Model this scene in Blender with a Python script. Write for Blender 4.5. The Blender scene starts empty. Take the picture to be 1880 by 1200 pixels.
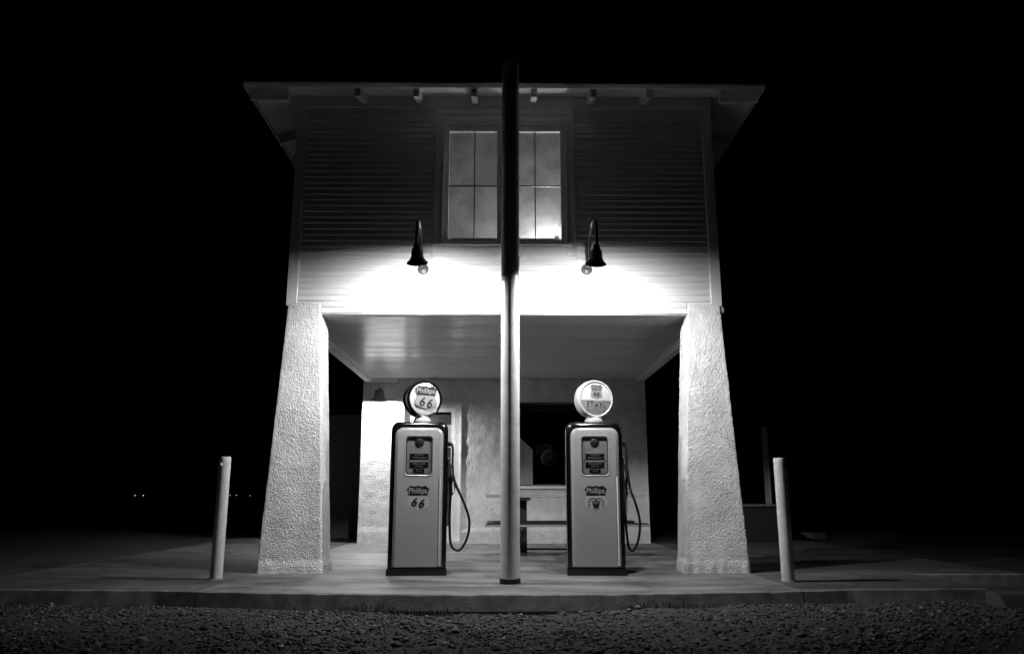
import bpy, bmesh, math, random
import numpy as np
from mathutils import Vector, Matrix, noise
R = math.radians
PI = math.pi
sc = bpy.context.scene
col = sc.collection
random.seed(7)

# ------------------------------------------------------------------ camera, world, exposure
cd = bpy.data.cameras.new('camera')
cam = bpy.data.objects.new('camera', cd)
col.objects.link(cam)
cam.location = (0, 0, 0.80)
cam.rotation_euler = (R(90 + 12.155), 0, R(-0.56))
cd.sensor_width = 36
cd.lens = 27.38
cd.clip_end = 2000
sc.camera = cam
w = bpy.data.worlds.new('World')
sc.world = w
w.use_nodes = True
w.node_tree.nodes['Background'].inputs[0].default_value = (1, 1, 1, 1)
w.node_tree.nodes['Background'].inputs[1].default_value = 0.00012      # moonless night
sc.view_settings.view_transform = 'Standard'
sc.view_settings.look = 'None'
sc.view_settings.exposure = 0
sc.view_settings.gamma = 1
sc.render.engine = 'CYCLES'
sc.cycles.use_denoising = True
sc.cycles.max_bounces = 8
sc.cycles.sample_clamp_indirect = 8
sc.cycles.caustics_reflective = False
sc.cycles.caustics_refractive = False

BULB = 5000.0        # gooseneck bulbs
WALL_BULB = 5600.0     # bulb by the door
ROOM_BULB = 520.0     # bulb upstairs

# ------------------------------------------------------------------ materials
def mat(name, base, rough=0.6, var=0.0, scale=6.0, bump=0.0, bscale=60.0, metal=0.0, coat=0.0, bdist=0.004, extra=None):
    m = bpy.data.materials.new(name)
    m.use_nodes = True
    nt = m.node_tree
    b = nt.nodes['Principled BSDF']
    b.inputs['Base Color'].default_value = (base, base, base, 1)
    b.inputs['Roughness'].default_value = rough
    b.inputs['Metallic'].default_value = metal
    b.inputs['Coat Weight'].default_value = coat
    b.inputs['Coat Roughness'].default_value = 0.08
    tc = nt.nodes.new('ShaderNodeTexCoord')
    if var:
        n = nt.nodes.new('ShaderNodeTexNoise')
        n.inputs['Scale'].default_value = scale
        n.inputs['Detail'].default_value = 8
        n.inputs['Roughness'].default_value = 0.65
        nt.links.new(tc.outputs['Object'], n.inputs['Vector'])
        r = nt.nodes.new('ShaderNodeMapRange')
        r.inputs['From Min'].default_value = 0.3
        r.inputs['From Max'].default_value = 0.7
        r.inputs['To Min'].default_value = base * (1 - var)
        r.inputs['To Max'].default_value = base * (1 + var * 0.6)
        nt.links.new(n.outputs['Fac'], r.inputs['Value'])
        nt.links.new(r.outputs['Result'], b.inputs['Base Color'])
    if bump:
        n2 = nt.nodes.new('ShaderNodeTexNoise')
        n2.inputs['Scale'].default_value = bscale
        n2.inputs['Detail'].default_value = 6
        nt.links.new(tc.outputs['Object'], n2.inputs['Vector'])
        bp = nt.nodes.new('ShaderNodeBump')
        bp.inputs['Strength'].default_value = bump
        bp.inputs['Distance'].default_value = bdist
        nt.links.new(n2.outputs['Fac'], bp.inputs['Height'])
        nt.links.new(bp.outputs['Normal'], b.inputs['Normal'])
    if extra:
        extra(nt, b, tc)
    return m

def stucco_extra(nt, b, tc):
    # lumpy dashed plaster: two noises and a voronoi summed into one bump
    n1 = nt.nodes.new('ShaderNodeTexNoise'); n1.inputs['Scale'].default_value = 62; n1.inputs['Detail'].default_value = 5
    n2 = nt.nodes.new('ShaderNodeTexNoise'); n2.inputs['Scale'].default_value = 190; n2.inputs['Detail'].default_value = 3
    big = nt.nodes.new('ShaderNodeTexNoise'); big.inputs['Scale'].default_value = 2.2; big.inputs['Detail'].default_value = 3
    for n in (n1, n2, big):
        nt.links.new(tc.outputs['Object'], n.inputs['Vector'])
    r = nt.nodes.new('ShaderNodeMapRange')
    r.inputs['From Min'].default_value = 0.42; r.inputs['From Max'].default_value = 0.62
    nt.links.new(n1.outputs['Fac'], r.inputs['Value'])
    mu = nt.nodes.new('ShaderNodeMath'); mu.operation = 'MULTIPLY'
    rb_ = nt.nodes.new('ShaderNodeMapRange'); rb_.inputs['From Min'].default_value = 0.38; rb_.inputs['From Max'].default_value = 0.6; rb_.inputs['To Min'].default_value = 0.42; rb_.inputs['To Max'].default_value = 0.8
    nt.links.new(big.outputs['Fac'], rb_.inputs['Value'])
    nt.links.new(r.outputs['Result'], mu.inputs[0]); nt.links.new(rb_.outputs['Result'], mu.inputs[1])
    ad = nt.nodes.new('ShaderNodeMath'); ad.operation = 'MULTIPLY_ADD'; ad.inputs[1].default_value = 0.35
    nt.links.new(n2.outputs['Fac'], ad.inputs[0]); nt.links.new(mu.outputs[0], ad.inputs[2])
    bp = nt.nodes.new('ShaderNodeBump'); bp.inputs['Strength'].default_value = 0.95; bp.inputs['Distance'].default_value = 0.0105
    # hairline cracks, only in patches
    vo = nt.nodes.new('ShaderNodeTexVoronoi'); vo.feature = 'DISTANCE_TO_EDGE'; vo.inputs['Scale'].default_value = 1.5
    dm = nt.nodes.new('ShaderNodeVectorMath'); dm.operation = 'MULTIPLY_ADD'; dm.inputs[1].default_value = (0.22, 0.22, 0.22)
    nw = nt.nodes.new('ShaderNodeTexNoise'); nw.inputs['Scale'].default_value = 5; nw.inputs['Detail'].default_value = 6
    nt.links.new(tc.outputs['Object'], nw.inputs['Vector'])
    nt.links.new(nw.outputs['Color'], dm.inputs[0]); nt.links.new(tc.outputs['Object'], dm.inputs[2]); nt.links.new(dm.outputs[0], vo.inputs['Vector'])
    cr = nt.nodes.new('ShaderNodeMapRange'); cr.inputs['From Max'].default_value = 0.006; cr.inputs['To Min'].default_value = 1.0; cr.inputs['To Max'].default_value = 0.0
    nt.links.new(vo.outputs['Distance'], cr.inputs['Value'])
    pm = nt.nodes.new('ShaderNodeMapRange'); pm.inputs['From Min'].default_value = 0.57; pm.inputs['From Max'].default_value = 0.66
    pn_ = nt.nodes.new('ShaderNodeTexNoise'); pn_.inputs['Scale'].default_value = 1.7
    nt.links.new(tc.outputs['Object'], pn_.inputs['Vector']); nt.links.new(pn_.outputs['Fac'], pm.inputs['Value'])
    cm = nt.nodes.new('ShaderNodeMath'); cm.operation = 'MULTIPLY'
    nt.links.new(cr.outputs['Result'], cm.inputs[0]); nt.links.new(pm.outputs['Result'], cm.inputs[1])
    sb = nt.nodes.new('ShaderNodeMath'); sb.operation = 'SUBTRACT'
    nt.links.new(ad.outputs[0], sb.inputs[0]); nt.links.new(cm.outputs[0], sb.inputs[1])
    src = b.inputs['Base Color'].links[0].from_socket
    cx = nt.nodes.new('ShaderNodeMath'); cx.operation = 'MULTIPLY_ADD'; cx.inputs[1].default_value = -0.65; cx.inputs[2].default_value = 1.0
    nt.links.new(cm.outputs[0], cx.inputs[0])
    cc = nt.nodes.new('ShaderNodeMath'); cc.operation = 'MULTIPLY'
    nt.links.new(src, cc.inputs[0]); nt.links.new(cx.outputs[0], cc.inputs[1]); nt.links.new(cc.outputs[0], b.inputs['Base Color'])
    nt.links.new(sb.outputs[0], bp.inputs['Height'])
    nt.links.new(bp.outputs['Normal'], b.inputs['Normal'])

def concrete_extra(nt, b, tc):
    # trowelled concrete: broad streaky stains along x, fine mottling, darker blotches
    mp = nt.nodes.new('ShaderNodeMapping'); mp.inputs['Scale'].default_value = (0.75, 1.7, 1)
    nt.links.new(tc.outputs['Object'], mp.inputs['Vector'])
    a = nt.nodes.new('ShaderNodeTexNoise'); a.inputs['Scale'].default_value = 1.6; a.inputs['Detail'].default_value = 9; a.inputs['Roughness'].default_value = 0.55; a.inputs['Distortion'].default_value = 0.6
    nt.links.new(mp.outputs['Vector'], a.inputs['Vector'])
    c = nt.nodes.new('ShaderNodeTexNoise'); c.inputs['Scale'].default_value = 38; c.inputs['Detail'].default_value = 6
    nt.links.new(tc.outputs['Object'], c.inputs['Vector'])
    r = nt.nodes.new('ShaderNodeMapRange'); r.inputs['From Min'].default_value = 0.36; r.inputs['From Max'].default_value = 0.6
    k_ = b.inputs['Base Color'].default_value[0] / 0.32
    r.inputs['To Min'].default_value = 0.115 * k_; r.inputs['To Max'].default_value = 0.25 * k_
    nt.links.new(a.outputs['Fac'], r.inputs['Value'])
    r2 = nt.nodes.new('ShaderNodeMapRange'); r2.inputs['From Min'].default_value = 0.3; r2.inputs['From Max'].default_value = 0.7
    r2.inputs['To Min'].default_value = 0.86; r2.inputs['To Max'].default_value = 1.08
    nt.links.new(c.outputs['Fac'], r2.inputs['Value'])
    mu = nt.nodes.new('ShaderNodeMath'); mu.operation = 'MULTIPLY'
    nt.links.new(r.outputs['Result'], mu.inputs[0]); nt.links.new(r2.outputs['Result'], mu.inputs[1])
    d = nt.nodes.new('ShaderNodeTexNoise'); d.inputs['Scale'].default_value = 2.1; d.inputs['Detail'].default_value = 5; d.inputs['Distortion'].default_value = 1.2
    nt.links.new(tc.outputs['Object'], d.inputs['Vector'])
    r3 = nt.nodes.new('ShaderNodeMapRange'); r3.inputs['From Min'].default_value = 0.52; r3.inputs['From Max'].default_value = 0.62
    r3.inputs['To Min'].default_value = 1.0; r3.inputs['To Max'].default_value = 0.62
    nt.links.new(d.outputs['Fac'], r3.inputs['Value'])
    vo = nt.nodes.new('ShaderNodeTexVoronoi'); vo.feature = 'DISTANCE_TO_EDGE'; vo.inputs['Scale'].default_value = 0.55
    mp2 = nt.nodes.new('ShaderNodeVectorMath'); mp2.operation = 'MULTIPLY_ADD'; mp2.inputs[1].default_value = (0.5, 0.5, 0.5)
    nt.links.new(a.outputs['Color'], mp2.inputs[0]); nt.links.new(tc.outputs['Object'], mp2.inputs[2]); nt.links.new(mp2.outputs[0], vo.inputs['Vector'])
    r4 = nt.nodes.new('ShaderNodeMapRange'); r4.inputs['From Min'].default_value = 0.0; r4.inputs['From Max'].default_value = 0.0035
    r4.inputs['To Min'].default_value = 0.45; r4.inputs['To Max'].default_value = 1.0
    nt.links.new(vo.outputs['Distance'], r4.inputs['Value'])
    m3 = nt.nodes.new('ShaderNodeMath'); m3.operation = 'MULTIPLY'
    nt.links.new(mu.outputs[0], m3.inputs[0]); nt.links.new(r3.outputs['Result'], m3.inputs[1])
    m4 = nt.nodes.new('ShaderNodeMath'); m4.operation = 'MULTIPLY'
    nt.links.new(m3.outputs[0], m4.inputs[0]); nt.links.new(r4.outputs['Result'], m4.inputs[1])
    nt.links.new(m4.outputs[0], b.inputs['Base Color'])
    bp = nt.nodes.new('ShaderNodeBump'); bp.inputs['Strength'].default_value = 0.35; bp.inputs['Distance'].default_value = 0.004
    nt.links.new(c.outputs['Fac'], bp.inputs['Height']); nt.links.new(bp.outputs['Normal'], b.inputs['Normal'])

def stone_extra(nt, b, tc):
    ge = nt.nodes.new('ShaderNodeNewGeometry')
    po = nt.nodes.new('ShaderNodeMath'); po.operation = 'POWER'; po.inputs[1].default_value = 3.0
    nt.links.new(ge.outputs['Random Per Island'], po.inputs[0])
    r = nt.nodes.new('ShaderNodeMapRange'); r.inputs['To Min'].default_value = 0.02; r.inputs['To Max'].default_value = 0.21
    nt.links.new(po.outputs[0], r.inputs['Value']); nt.links.new(r.outputs['Result'], b.inputs['Base Color'])

def plank_extra(nt, b, tc):
    # painted wood: long grain streaks in x
    mp = nt.nodes.new('ShaderNodeMapping'); mp.inputs['Scale'].default_value = (0.8, 30, 30)
    nt.links.new(tc.outputs['Object'], mp.inputs['Vector'])
    a = nt.nodes.new('ShaderNodeTexNoise'); a.inputs['Scale'].default_value = 2.5; a.inputs['Detail'].default_value = 5
    nt.links.new(mp.outputs['Vector'], a.inputs['Vector'])
    bp = nt.nodes.new('ShaderNodeBump'); bp.inputs['Strength'].default_value = 0.35; bp.inputs['Distance'].default_value = 0.003
    nt.links.new(a.outputs['Fac'], bp.inputs['Height']); nt.links.new(bp.outputs['Normal'], b.inputs['Normal'])
    r = nt.nodes.new('ShaderNodeMapRange'); r.inputs['From Min'].default_value = 0.3; r.inputs['From Max'].default_value = 0.7
    base = b.inputs['Base Color'].default_value[0]
    r.inputs['To Min'].default_value = base * 0.8; r.inputs['To Max'].default_value = base * 1.1
    nt.links.new(a.outputs['Fac'], r.inputs['Value']); nt.links.new(r.outputs['Result'], b.inputs['Base Color'])

def emit(name, s):
    m = bpy.data.materials.new(name); m.use_nodes = True
    nt = m.node_tree; b = nt.nodes['Principled BSDF']
    b.inputs['Base Color'].default_value = (0.8, 0.8, 0.8, 1)
    b.inputs['Emission Color'].default_value = (1, 1, 1, 1)
    b.inputs['Emission Strength'].default_value = s
    return m

def glass(name, tint=0.9):
    m = bpy.data.materials.new(name); m.use_nodes = True
    nt = m.node_tree; nt.nodes.remove(nt.nodes['Principled BSDF'])
    out = nt.nodes['Material Output']
    t = nt.nodes.new('ShaderNodeBsdfTransparent'); t.inputs[0].default_value = (tint, tint, tint, 1)
    g = nt.nodes.new('ShaderNodeBsdfGlossy'); g.inputs['Roughness'].default_value = 0.02
    lw = nt.nodes.new('ShaderNodeLayerWeight'); lw.inputs['Blend'].default_value = 0.5
    pw_ = nt.nodes.new('ShaderNodeMath'); pw_.operation = 'POWER'; pw_.inputs[1].default_value = 4.0
    nt.links.new(lw.outputs['Facing'], pw_.inputs[0])
    fr = nt.nodes.new('ShaderNodeMath'); fr.operation = 'MULTIPLY_ADD'; fr.inputs[1].default_value = 0.6; fr.inputs[2].default_value = 0.03
    nt.links.new(pw_.outputs[0], fr.inputs[0])
    mx = nt.nodes.new('ShaderNodeMixShader')
    nt.links.new(fr.outputs[0], mx.inputs[0]); nt.links.new(t.outputs[0], mx.inputs[1]); nt.links.new(g.outputs[0], mx.inputs[2])
    nt.links.new(mx.outputs[0], out.inputs[0])
    return m

M = dict(
    siding=mat('white painted clapboard', 0.72, 0.5, extra=plank_extra),
    trim=mat('white painted trim', 0.72, 0.5, var=0.12, scale=9, bump=0.15, bscale=40),
    ceil=mat('gloss painted board', 0.82, 0.235, extra=plank_extra),
    stucco=mat('white stucco', 0.82, 0.85, var=0.2, scale=5, extra=stucco_extra),
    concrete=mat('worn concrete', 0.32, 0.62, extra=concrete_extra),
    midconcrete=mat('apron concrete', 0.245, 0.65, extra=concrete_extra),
    falloffconcrete=mat('concrete darkened for lamp falloff', 0.125, 0.8, extra=concrete_extra),  # darker base colour carries the lamps' falloff towards the sides
    plate=mat('dull grey metal', 0.05, 0.4),
    kerbface=mat('rough kerb', 0.36, 0.85, var=0.5, scale=7, bump=0.5, bscale=70),
    ground=mat('dirt and grit', 0.045, 0.95, var=0.5, scale=30, bump=0.8, bscale=120, bdist=0.01),
    roof=mat('dark shingle', 0.05, 0.9, var=0.3, scale=20, bump=0.5, bscale=50),
    black=mat('black enamel', 0.004, 0.14, coat=0.2),
    iron=mat('black iron', 0.012, 0.45, var=0.3, scale=30),
    cream=mat('cream enamel', 0.30, 0.18, var=0.05, scale=3, coat=0.6),
    edge=mat('rolled edge with painted highlight', 0.65, 0.14, coat=1.0),
    creamtop=mat('white enamel', 0.58, 0.3, coat=0.4),
    chrome=mat('polished chrome', 0.75, 0.12, metal=1.0),
    rubber=mat('black rubber', 0.012, 0.38),
    dial=mat('dial face', 0.36, 0.45, var=0.05, scale=10),
    dark=mat('dark printing', 0.008, 0.4),
    midgrey=mat('mid grey printing', 0.30, 0.4),
    lowgrey=mat('orange printing', 0.34, 0.4),
    darkgrey=mat('dark grey printing', 0.10, 0.4),
    digit=mat('counter digits', 0.35, 0.5),
    globe=mat('globe lens', 0.62, 0.18, coat=0.8),
    globegrey=mat('globe lens lower half', 0.30, 0.18, coat=0.8),
    gpaint=mat('galvanised pipe paint', 0.78, 0.38, var=0.18, scale=9, bump=0.2, bscale=26, bdist=0.006, metal=0.15),
    whiteboard=mat('white board paint', 0.92, 0.4),
    shade=mat('grey lamp enamel', 0.14, 0.35),
    bpaint=mat('white pipe paint', 0.80, 0.5, var=0.2, scale=12, bump=0.3, bscale=35),
    glass=glass('window glass'),
    room=mat('room plaster', 0.44, 0.8, var=0.42, scale=3.0),
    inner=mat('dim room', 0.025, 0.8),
    sash=mat('dark sash and backlit muntin tone', 0.10, 0.5),
    wood=mat('weathered table wood', 0.30, 0.7, extra=plank_extra),
    shed=mat('weathered shed boards', 0.32, 0.8, extra=plank_extra),
    stone=mat('gravel stone', 0.11, 0.8, extra=stone_extra),
    weed=mat('dry weed', 0.10, 0.8, var=0.4, scale=20),
    bulb=emit('lit bulb', BULB), wbulb=emit('lit wall bulb', WALL_BULB), rbulb=emit('lit room bulb', ROOM_BULB),
    headlight=emit('lit headlight', 0.9),
    carpaint=mat('dark car paint', 0.03, 0.3, coat=0.5),
)

# ------------------------------------------------------------------ helpers
def B():
    return bmesh.new()

def box(bm, x0, x1, y0, y1, z0, z1, mi=0):
    v = [bm.verts.new((x, y, z)) for z in (z0, z1) for y in (y0, y1) for x in (x0, x1)]
    for f in ((0, 2, 3, 1), (4, 5, 7, 6), (0, 1, 5, 4), (2, 6, 7, 3), (0, 4, 6, 2), (1, 3, 7, 5)):
        fa = bm.faces.new([v[i] for i in f]); fa.material_index = mi

def bbox(bm, x0, x1, y0, y1, z0, z1, r=0.005):
    """box with bevelled edges"""
    t = bmesh.new(); box(t, x0, x1, y0, y1, z0, z1)
    bmesh.ops.bevel(t, geom=t.edges[:], offset=r, segments=2, profile=0.6, affect='EDGES')
    me = bpy.data.meshes.new('t'); t.to_mesh(me); t.free(); bm.from_mesh(me); bpy.data.meshes.remove(me)

def loft(bm, loops, closed=True, cap0=False, cap1=False, mi=0):
    vs = [[bm.verts.new(p) for p in L] for L in loops]
    for a, b in zip(vs, vs[1:]):
        n = len(a)
        for i in range(n if closed else n - 1):
            j = (i + 1) % n
            f = bm.faces.new((a[i], a[j], b[j], b[i])); f.material_index = mi
    if cap0: bm.faces.new(vs[0][::-1]).material_index = mi
    if cap1: bm.faces.new(vs[-1]).material_index = mi

def lathe(bm, prof, mtx=Matrix(), n=40, cap0=False, cap1=False):
    loft(bm, [[mtx @ Vector((r * math.cos(2 * PI * i / n), r * math.sin(2 * PI * i / n), z)) for i in range(n)] for r, z in prof], True, cap0, cap1)

def smooth_path(pts, k=8):
    P = [Vector(p) for p in pts]; out = []
    for i in range(len(P) - 1):
        p0 = P[max(i - 1, 0)]; p1 = P[i]; p2 = P[i + 1]; p3 = P[min(i + 2, len(P) - 1)]
        for j in range(k):
            t = j / k
            out.append(0.5 * ((2 * p1) + (p2 - p0) * t + (2 * p0 - 5 * p1 + 4 * p2 - p3) * t * t + (3 * p1 - p0 - 3 * p2 + p3) * t ** 3))
    out.append(P[-1])
    return out

def tube(bm, pts, r, n=12, smooth=True, k=8):
    P = smooth_path(pts, k) if smooth else [Vector(p) for p in pts]
    rr = r if callable(r) else (lambda t: r)
    up = Vector((0.13, 0.21, 0.97)); loops = []
    for i, p in enumerate(P):
        d = (P[min(i + 1, len(P) - 1)] - P[max(i - 1, 0)]).normalized()
        a = d.cross(up)
        if a.length < 1e-4: a = d.cross(Vector((1, 0, 0)))
        a.normalize(); b = d.cross(a); up = a.cross(d)
        q = rr(i / (len(P) - 1))
        loops.append([p + a * q * math.cos(2 * PI * j / n) + b * q * math.sin(2 * PI * j / n) for j in range(n)])
    loft(bm, loops, True, True, True)

def obj(name, bm, m, parent=None, smooth=None, loc=None):
    bmesh.ops.recalc_face_normals(bm, faces=bm.faces)
    me = bpy.data.meshes.new(name); bm.to_mesh(me); bm.free()
    for mm in (m if isinstance(m, (list, tuple)) else (m,)):
        me.materials.append(M[mm] if isinstance(mm, str) else mm)
    if smooth is not None:
        me.polygons.foreach_set('use_smooth', [True] * len(me.polygons))
        me.set_sharp_from_angle(angle=R(smooth))
    o = bpy.data.objects.new(name, me); col.objects.link(o)
    if parent is not None: o.parent = parent
    if loc: o.location = loc
    return o

def tag(o, label=None, cat=None, group=None, kind=None):
    if label: o['label'] = label
    if cat: o['category'] = cat
    if group: o['group'] = group
    if kind: o['kind'] = kind
    return o

def empty(name, loc=(0, 0, 0), rz=0, **k):
    o = bpy.data.objects.new(name, None); col.objects.link(o)
    o.location = loc; o.rotation_euler = (0, 0, rz); o.empty_display_size = 0.1
    return tag(o, **k)

def copy_tree(o, parent=None):
    c = o.copy(); col.objects.link(c)
    if parent is not None: c.parent = parent
    for ch in [x for x in bpy.data.objects if x.parent == o]:
        copy_tree(ch, c)
    return c

def rrect(w, zb, zt, rt, rb, y, n=7, m=10):
    """rounded rectangle in xz at depth y, from bottom-left round"""
    pts = []
    def arc(cx, cz, r, a0):
        for i in range(n + 1):
            a = R(a0 + 90 * i / n); pts.append(Vector((cx + r * math.cos(a), y, cz + r * math.sin(a))))
    def side(a, b):
        for i in range(1, m): pts.append(a + (b - a) * (i / m))
    arc(-w / 2 + rb, zb + rb, rb, 180); k = len(pts); arc(w / 2 - rb, zb + rb, rb, 270)
    arc(w / 2 - rt, zt - rt, rt, 0); arc(-w / 2 + rt, zt - rt, rt, 90)
    c = pts; pts = []; q = n + 1
    for j in range(4):
        pts += c[j * q:(j + 1) * q]; side(c[(j + 1) * q - 1], c[((j + 1) * q) % (4 * q)])
    return pts

def flat(bm, pts, y0, t, mi=0):
    """closed xz outline given thickness t in y (front face at y0)"""
    loft(bm, [[Vector((x, y0 + t, z)) for x, z in pts], [Vector((x, y0, z)) for x, z in pts]], True, True, True, mi)

def text(name, s, m, parent, cx, cz, y, height, width, shear=0.0, bold=0.0, slope=0.0, space=1.0):
    """lettering, fitted to height and width, standing in the xz plane facing -y"""
    cu = bpy.data.curves.new('t', 'FONT'); cu.body = s; cu.size = 1.0; cu.shear = shear; cu.offset = bold
    cu.extrude = 0.0; cu.space_character = space; cu.resolution_u = 5
    to = bpy.data.objects.new('t', cu); col.objects.link(to)
    dg = bpy.context.evaluated_depsgraph_get()
    me = bpy.data.meshes.new_from_object(to.evaluated_get(dg))
    col.objects.unlink(to); bpy.data.objects.remove(to); bpy.data.curves.remove(cu)
    n = len(me.vertices); co = np.zeros(n * 3); me.vertices.foreach_get('co', co); co = co.reshape(n, 3)
    lo = co.min(0); hi = co.max(0)
    u = (co[:, 0] - (lo[0] + hi[0]) / 2) / (hi[0] - lo[0]); v = (co[:, 1] - (lo[1] + hi[1]) / 2) / (hi[1] - lo[1])
    x = u * width; z = v * height - u * slope
    q = np.stack([cx + x, np.full(n, y), cz + z], 1)
    me.vertices.foreach_set('co', q.ravel()); me.update()
    me.name = name; me.materials.append(M[m])
    o = bpy.data.objects.new(name, me); col.objects.link(o); o.parent = parent
    return o

# ------------------------------------------------------------------ ground
def gz(x, y):
    """height of the dirt: higher to the right, rough"""
    z = -0.15 + 0.05 * np.clip((x - 0.3) / 2.0, 0, 1) + 0.012 * np.clip(-x - 1.0, 0, 2)
    z = z + 0.009 * np.sin(x * 2.1 + 1.3 * np.sin(y * 1.7)) + 0.006 * np.sin(x * 5.3 + y * 3.1) + 0.004 * np.sin(y * 9 + x * 7.7)
    far = np.clip((y - 15.6) / 1.5, 0, 1)
    return z + far * 0.10

def axis(lo, a, b, hi, step, grow=1.35):
    v = list(np.arange(a, b + 1e-6, step)); s = step; p = a
    left = []
    while p > lo:
        s *= grow; p -= s; left.append(max(p, lo))
    s = step; p = b; right = []
    while p < hi:
        s *= grow; p += s; right.append(min(p, hi))
    return np.array(left[::-1] + v + right)

xs = axis(-420, -6, 6, 420, 0.06); ys = axis(-40, 3.4, 7.2, 700, 0.05)
XX, YY = np.meshgrid(xs, ys)
rng = np.random.default_rng(3)
ZZ = gz(XX, YY) + rng.normal(0, 0.004, XX.shape) * (np.abs(XX) < 8) * (YY < 9)
under = (np.abs(XX) < 6.2) & (YY > 7.3) & (YY < 15.5)
ZZ = np.where(under, np.minimum(ZZ, -0.12), ZZ)
me = bpy.data.meshes.new('ground')
ny, nx = XX.shape
idx = np.arange(nx * ny).reshape(ny, nx)
fa = np.stack([idx[:-1, :-1], idx[:-1, 1:], idx[1:, 1:], idx[1:, :-1]], -1).reshape(-1, 4)
me.from_pydata(np.stack([XX, YY, ZZ], -1).reshape(-1, 3).tolist(), [], fa.tolist())
me.materials.append(M['ground'])
g = bpy.data.objects.new('ground', me); col.objects.link(g); tag(g, kind='structure')

# forecourt slabs
def front_y(x):
    return 6.75 + 0.036 * x * x if abs(x) < 3 else 7.074 + 0.05 * (abs(x) - 3)
def slab(x0, x1, y0, y1, top=0.0, name='pavement', front=False, m='concrete'):
    bm = B(); n = max(2, int((x1 - x0) / 0.05)); loops = []
    for i in range(n + 1):
        x = x0 + (x1 - x0) * i / n
        yf = front_y(x) if front else y0
        c = 0.010 + (0.012 * max(0, noise.noise(Vector((x * 5, 1, 3)))) + 0.02 * max(0, noise.noise(Vector((x * 2.3, 7, 3))) - 0.35) if front else 0)
        jy = 0.006 * noise.noise(Vector((x * 3, 4, 0))) if front else 0
        loops.append([Vector((x, yf + jy - (.07 if front else 0), top - 0.35)), Vector((x, yf + jy - (.040 if front else 0), top - 0.13)), Vector((x, yf + jy, top - c)), Vector((x, yf + jy + c * 0.9, top)),
                      Vector((x, y1 - 0.008, top)), Vector((x, y1, top - 0.01)), Vector((x, y1, top - 0.35))])
    loft(bm, loops, closed=False)
    for L in (loops[0], loops[-1]):
        bm.faces.new([bm.verts.new(p) for p in L])
    bmesh.ops.recalc_face_normals(bm, faces=bm.faces)
    for f in bm.faces:
        f.material_index = 1 if abs(f.normal.y) > 0.7 else 0
    o = obj(name, bm, (m, 'kerbface')); return tag(o, kind='structure')
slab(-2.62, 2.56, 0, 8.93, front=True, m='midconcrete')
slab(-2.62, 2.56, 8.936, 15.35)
slab(-5.05, -2.628, 0, 15.35, front=True, m='falloffconcrete')
slab(2.568, 4.25, 0, 8.4, front=True, m='falloffconcrete')
slab(2.568, 5.4, 8.406, 15.9, m='falloffconcrete')
slab(-30, 40, 26, 33, top=-0.03, name='road')
# raised kerb behind the right drive
k = B(); bbox(k, 4.7, 6.4, 15.95, 16.15, -0.1, 0.07, 0.012); tag(obj('kerb', k, 'concrete'), kind='structure')
k = B(); loft(k, [[Vector((x, 6.50, -.13)), Vector((x, 6.63, -.005)), Vector((x, 6.66, .012)), Vector((x, 6.82, .012)), Vector((x, 6.82, -.2))] for x in (4.04, 5.5, 7.2)], True, True, True); tag(obj('kerb', k, 'falloffconcrete'), kind='structure')

# gravel: angular stones lying on the dirt in front of the slab
def stones(name, n, region, smin, smax, matn, seed, lab=None, sink=0.25, kind='stuff'):
    rg = np.random.default_rng(seed)
    t = (1 + 5 ** 0.5) / 2
    ico = np.array([(-1, t, 0), (1, t, 0), (-1, -t, 0), (1, -t, 0), (0, -1, t), (0, 1, t), (0, -1, -t), (0, 1, -t), (t, 0, -1), (t, 0, 1), (-t, 0, -1), (-t, 0, 1)], float) / 1.9
    fc = np.array([(0, 11, 5), (0, 5, 1), (0, 1, 7), (0, 7, 10), (0, 10, 11), (1, 5, 9), (5, 11, 4), (11, 10, 2), (10, 7, 6), (7, 1, 8), (3, 9, 4), (3, 4, 2), (3, 2, 6), (3, 6, 8), (3, 8, 9), (4, 9, 5), (2, 4, 11), (6, 2, 10), (8, 6, 7), (9, 8, 1)])
    x = rg.uniform(region[0], region[1], n); y = rg.uniform(region[2], region[3], n)
    # patchy density
    keep = rg.uniform(0, 1, n) < 0.62 + 0.38 * np.sin(x * 2.3 + 1.7 * np.sin(y * 3.1)) * np.sin(y * 2.9 + x)
    lim = np.where(np.abs(x) < 3, 6.75 + 0.036 * x * x, 7.074 + 0.05 * (np.abs(x) - 3))
    keep &= y < lim - 0.05
    x = x[keep]; y = y[keep]; n = len(x)
    s = smin + (smax - smin) * rg.uniform(0, 1, n) ** 3
    V = ico[None] * rg.uniform(0.65, 1.3, (n, 12, 1)) * (s[:, None] * np.stack([rg.uniform(.7, 1.4, n), rg.uniform(.7, 1.3, n), rg.uniform(.45, .9, n)], 1))[:, None, :]
    a = rg.uniform(0, 6.28, n); c, sn = np.cos(a)[:, None], np.sin(a)[:, None]
    X = V[:, :, 0] * c - V[:, :, 1] * sn; Y = V[:, :, 0] * sn + V[:, :, 1] * c
    Z = V[:, :, 2] + gz(x, y)[:, None] + s[:, None] * sink
    co = np.stack([X + x[:, None], Y + y[:, None], Z], -1).reshape(-1, 3)
    F = (fc[None] + 12 * np.arange(n)[:, None, None]).reshape(-1, 3)
    me = bpy.data.meshes.new(name)
    me.vertices.add(len(co)); me.vertices.foreach_set('co', co.ravel())
    me.loops.add(F.size); me.loops.foreach_set('vertex_index', F.ravel().astype(np.int32))
    me.polygons.add(len(F)); me.polygons.foreach_set('loop_start', np.arange(0, F.size, 3, dtype=np.int32))
    me.update(calc_edges=True); me.validate()
    me.materials.append(M[matn])
    o = bpy.data.objects.new(name, me); col.objects.link(o); tag(o, label=lab, kind=kind)
    return o
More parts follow.
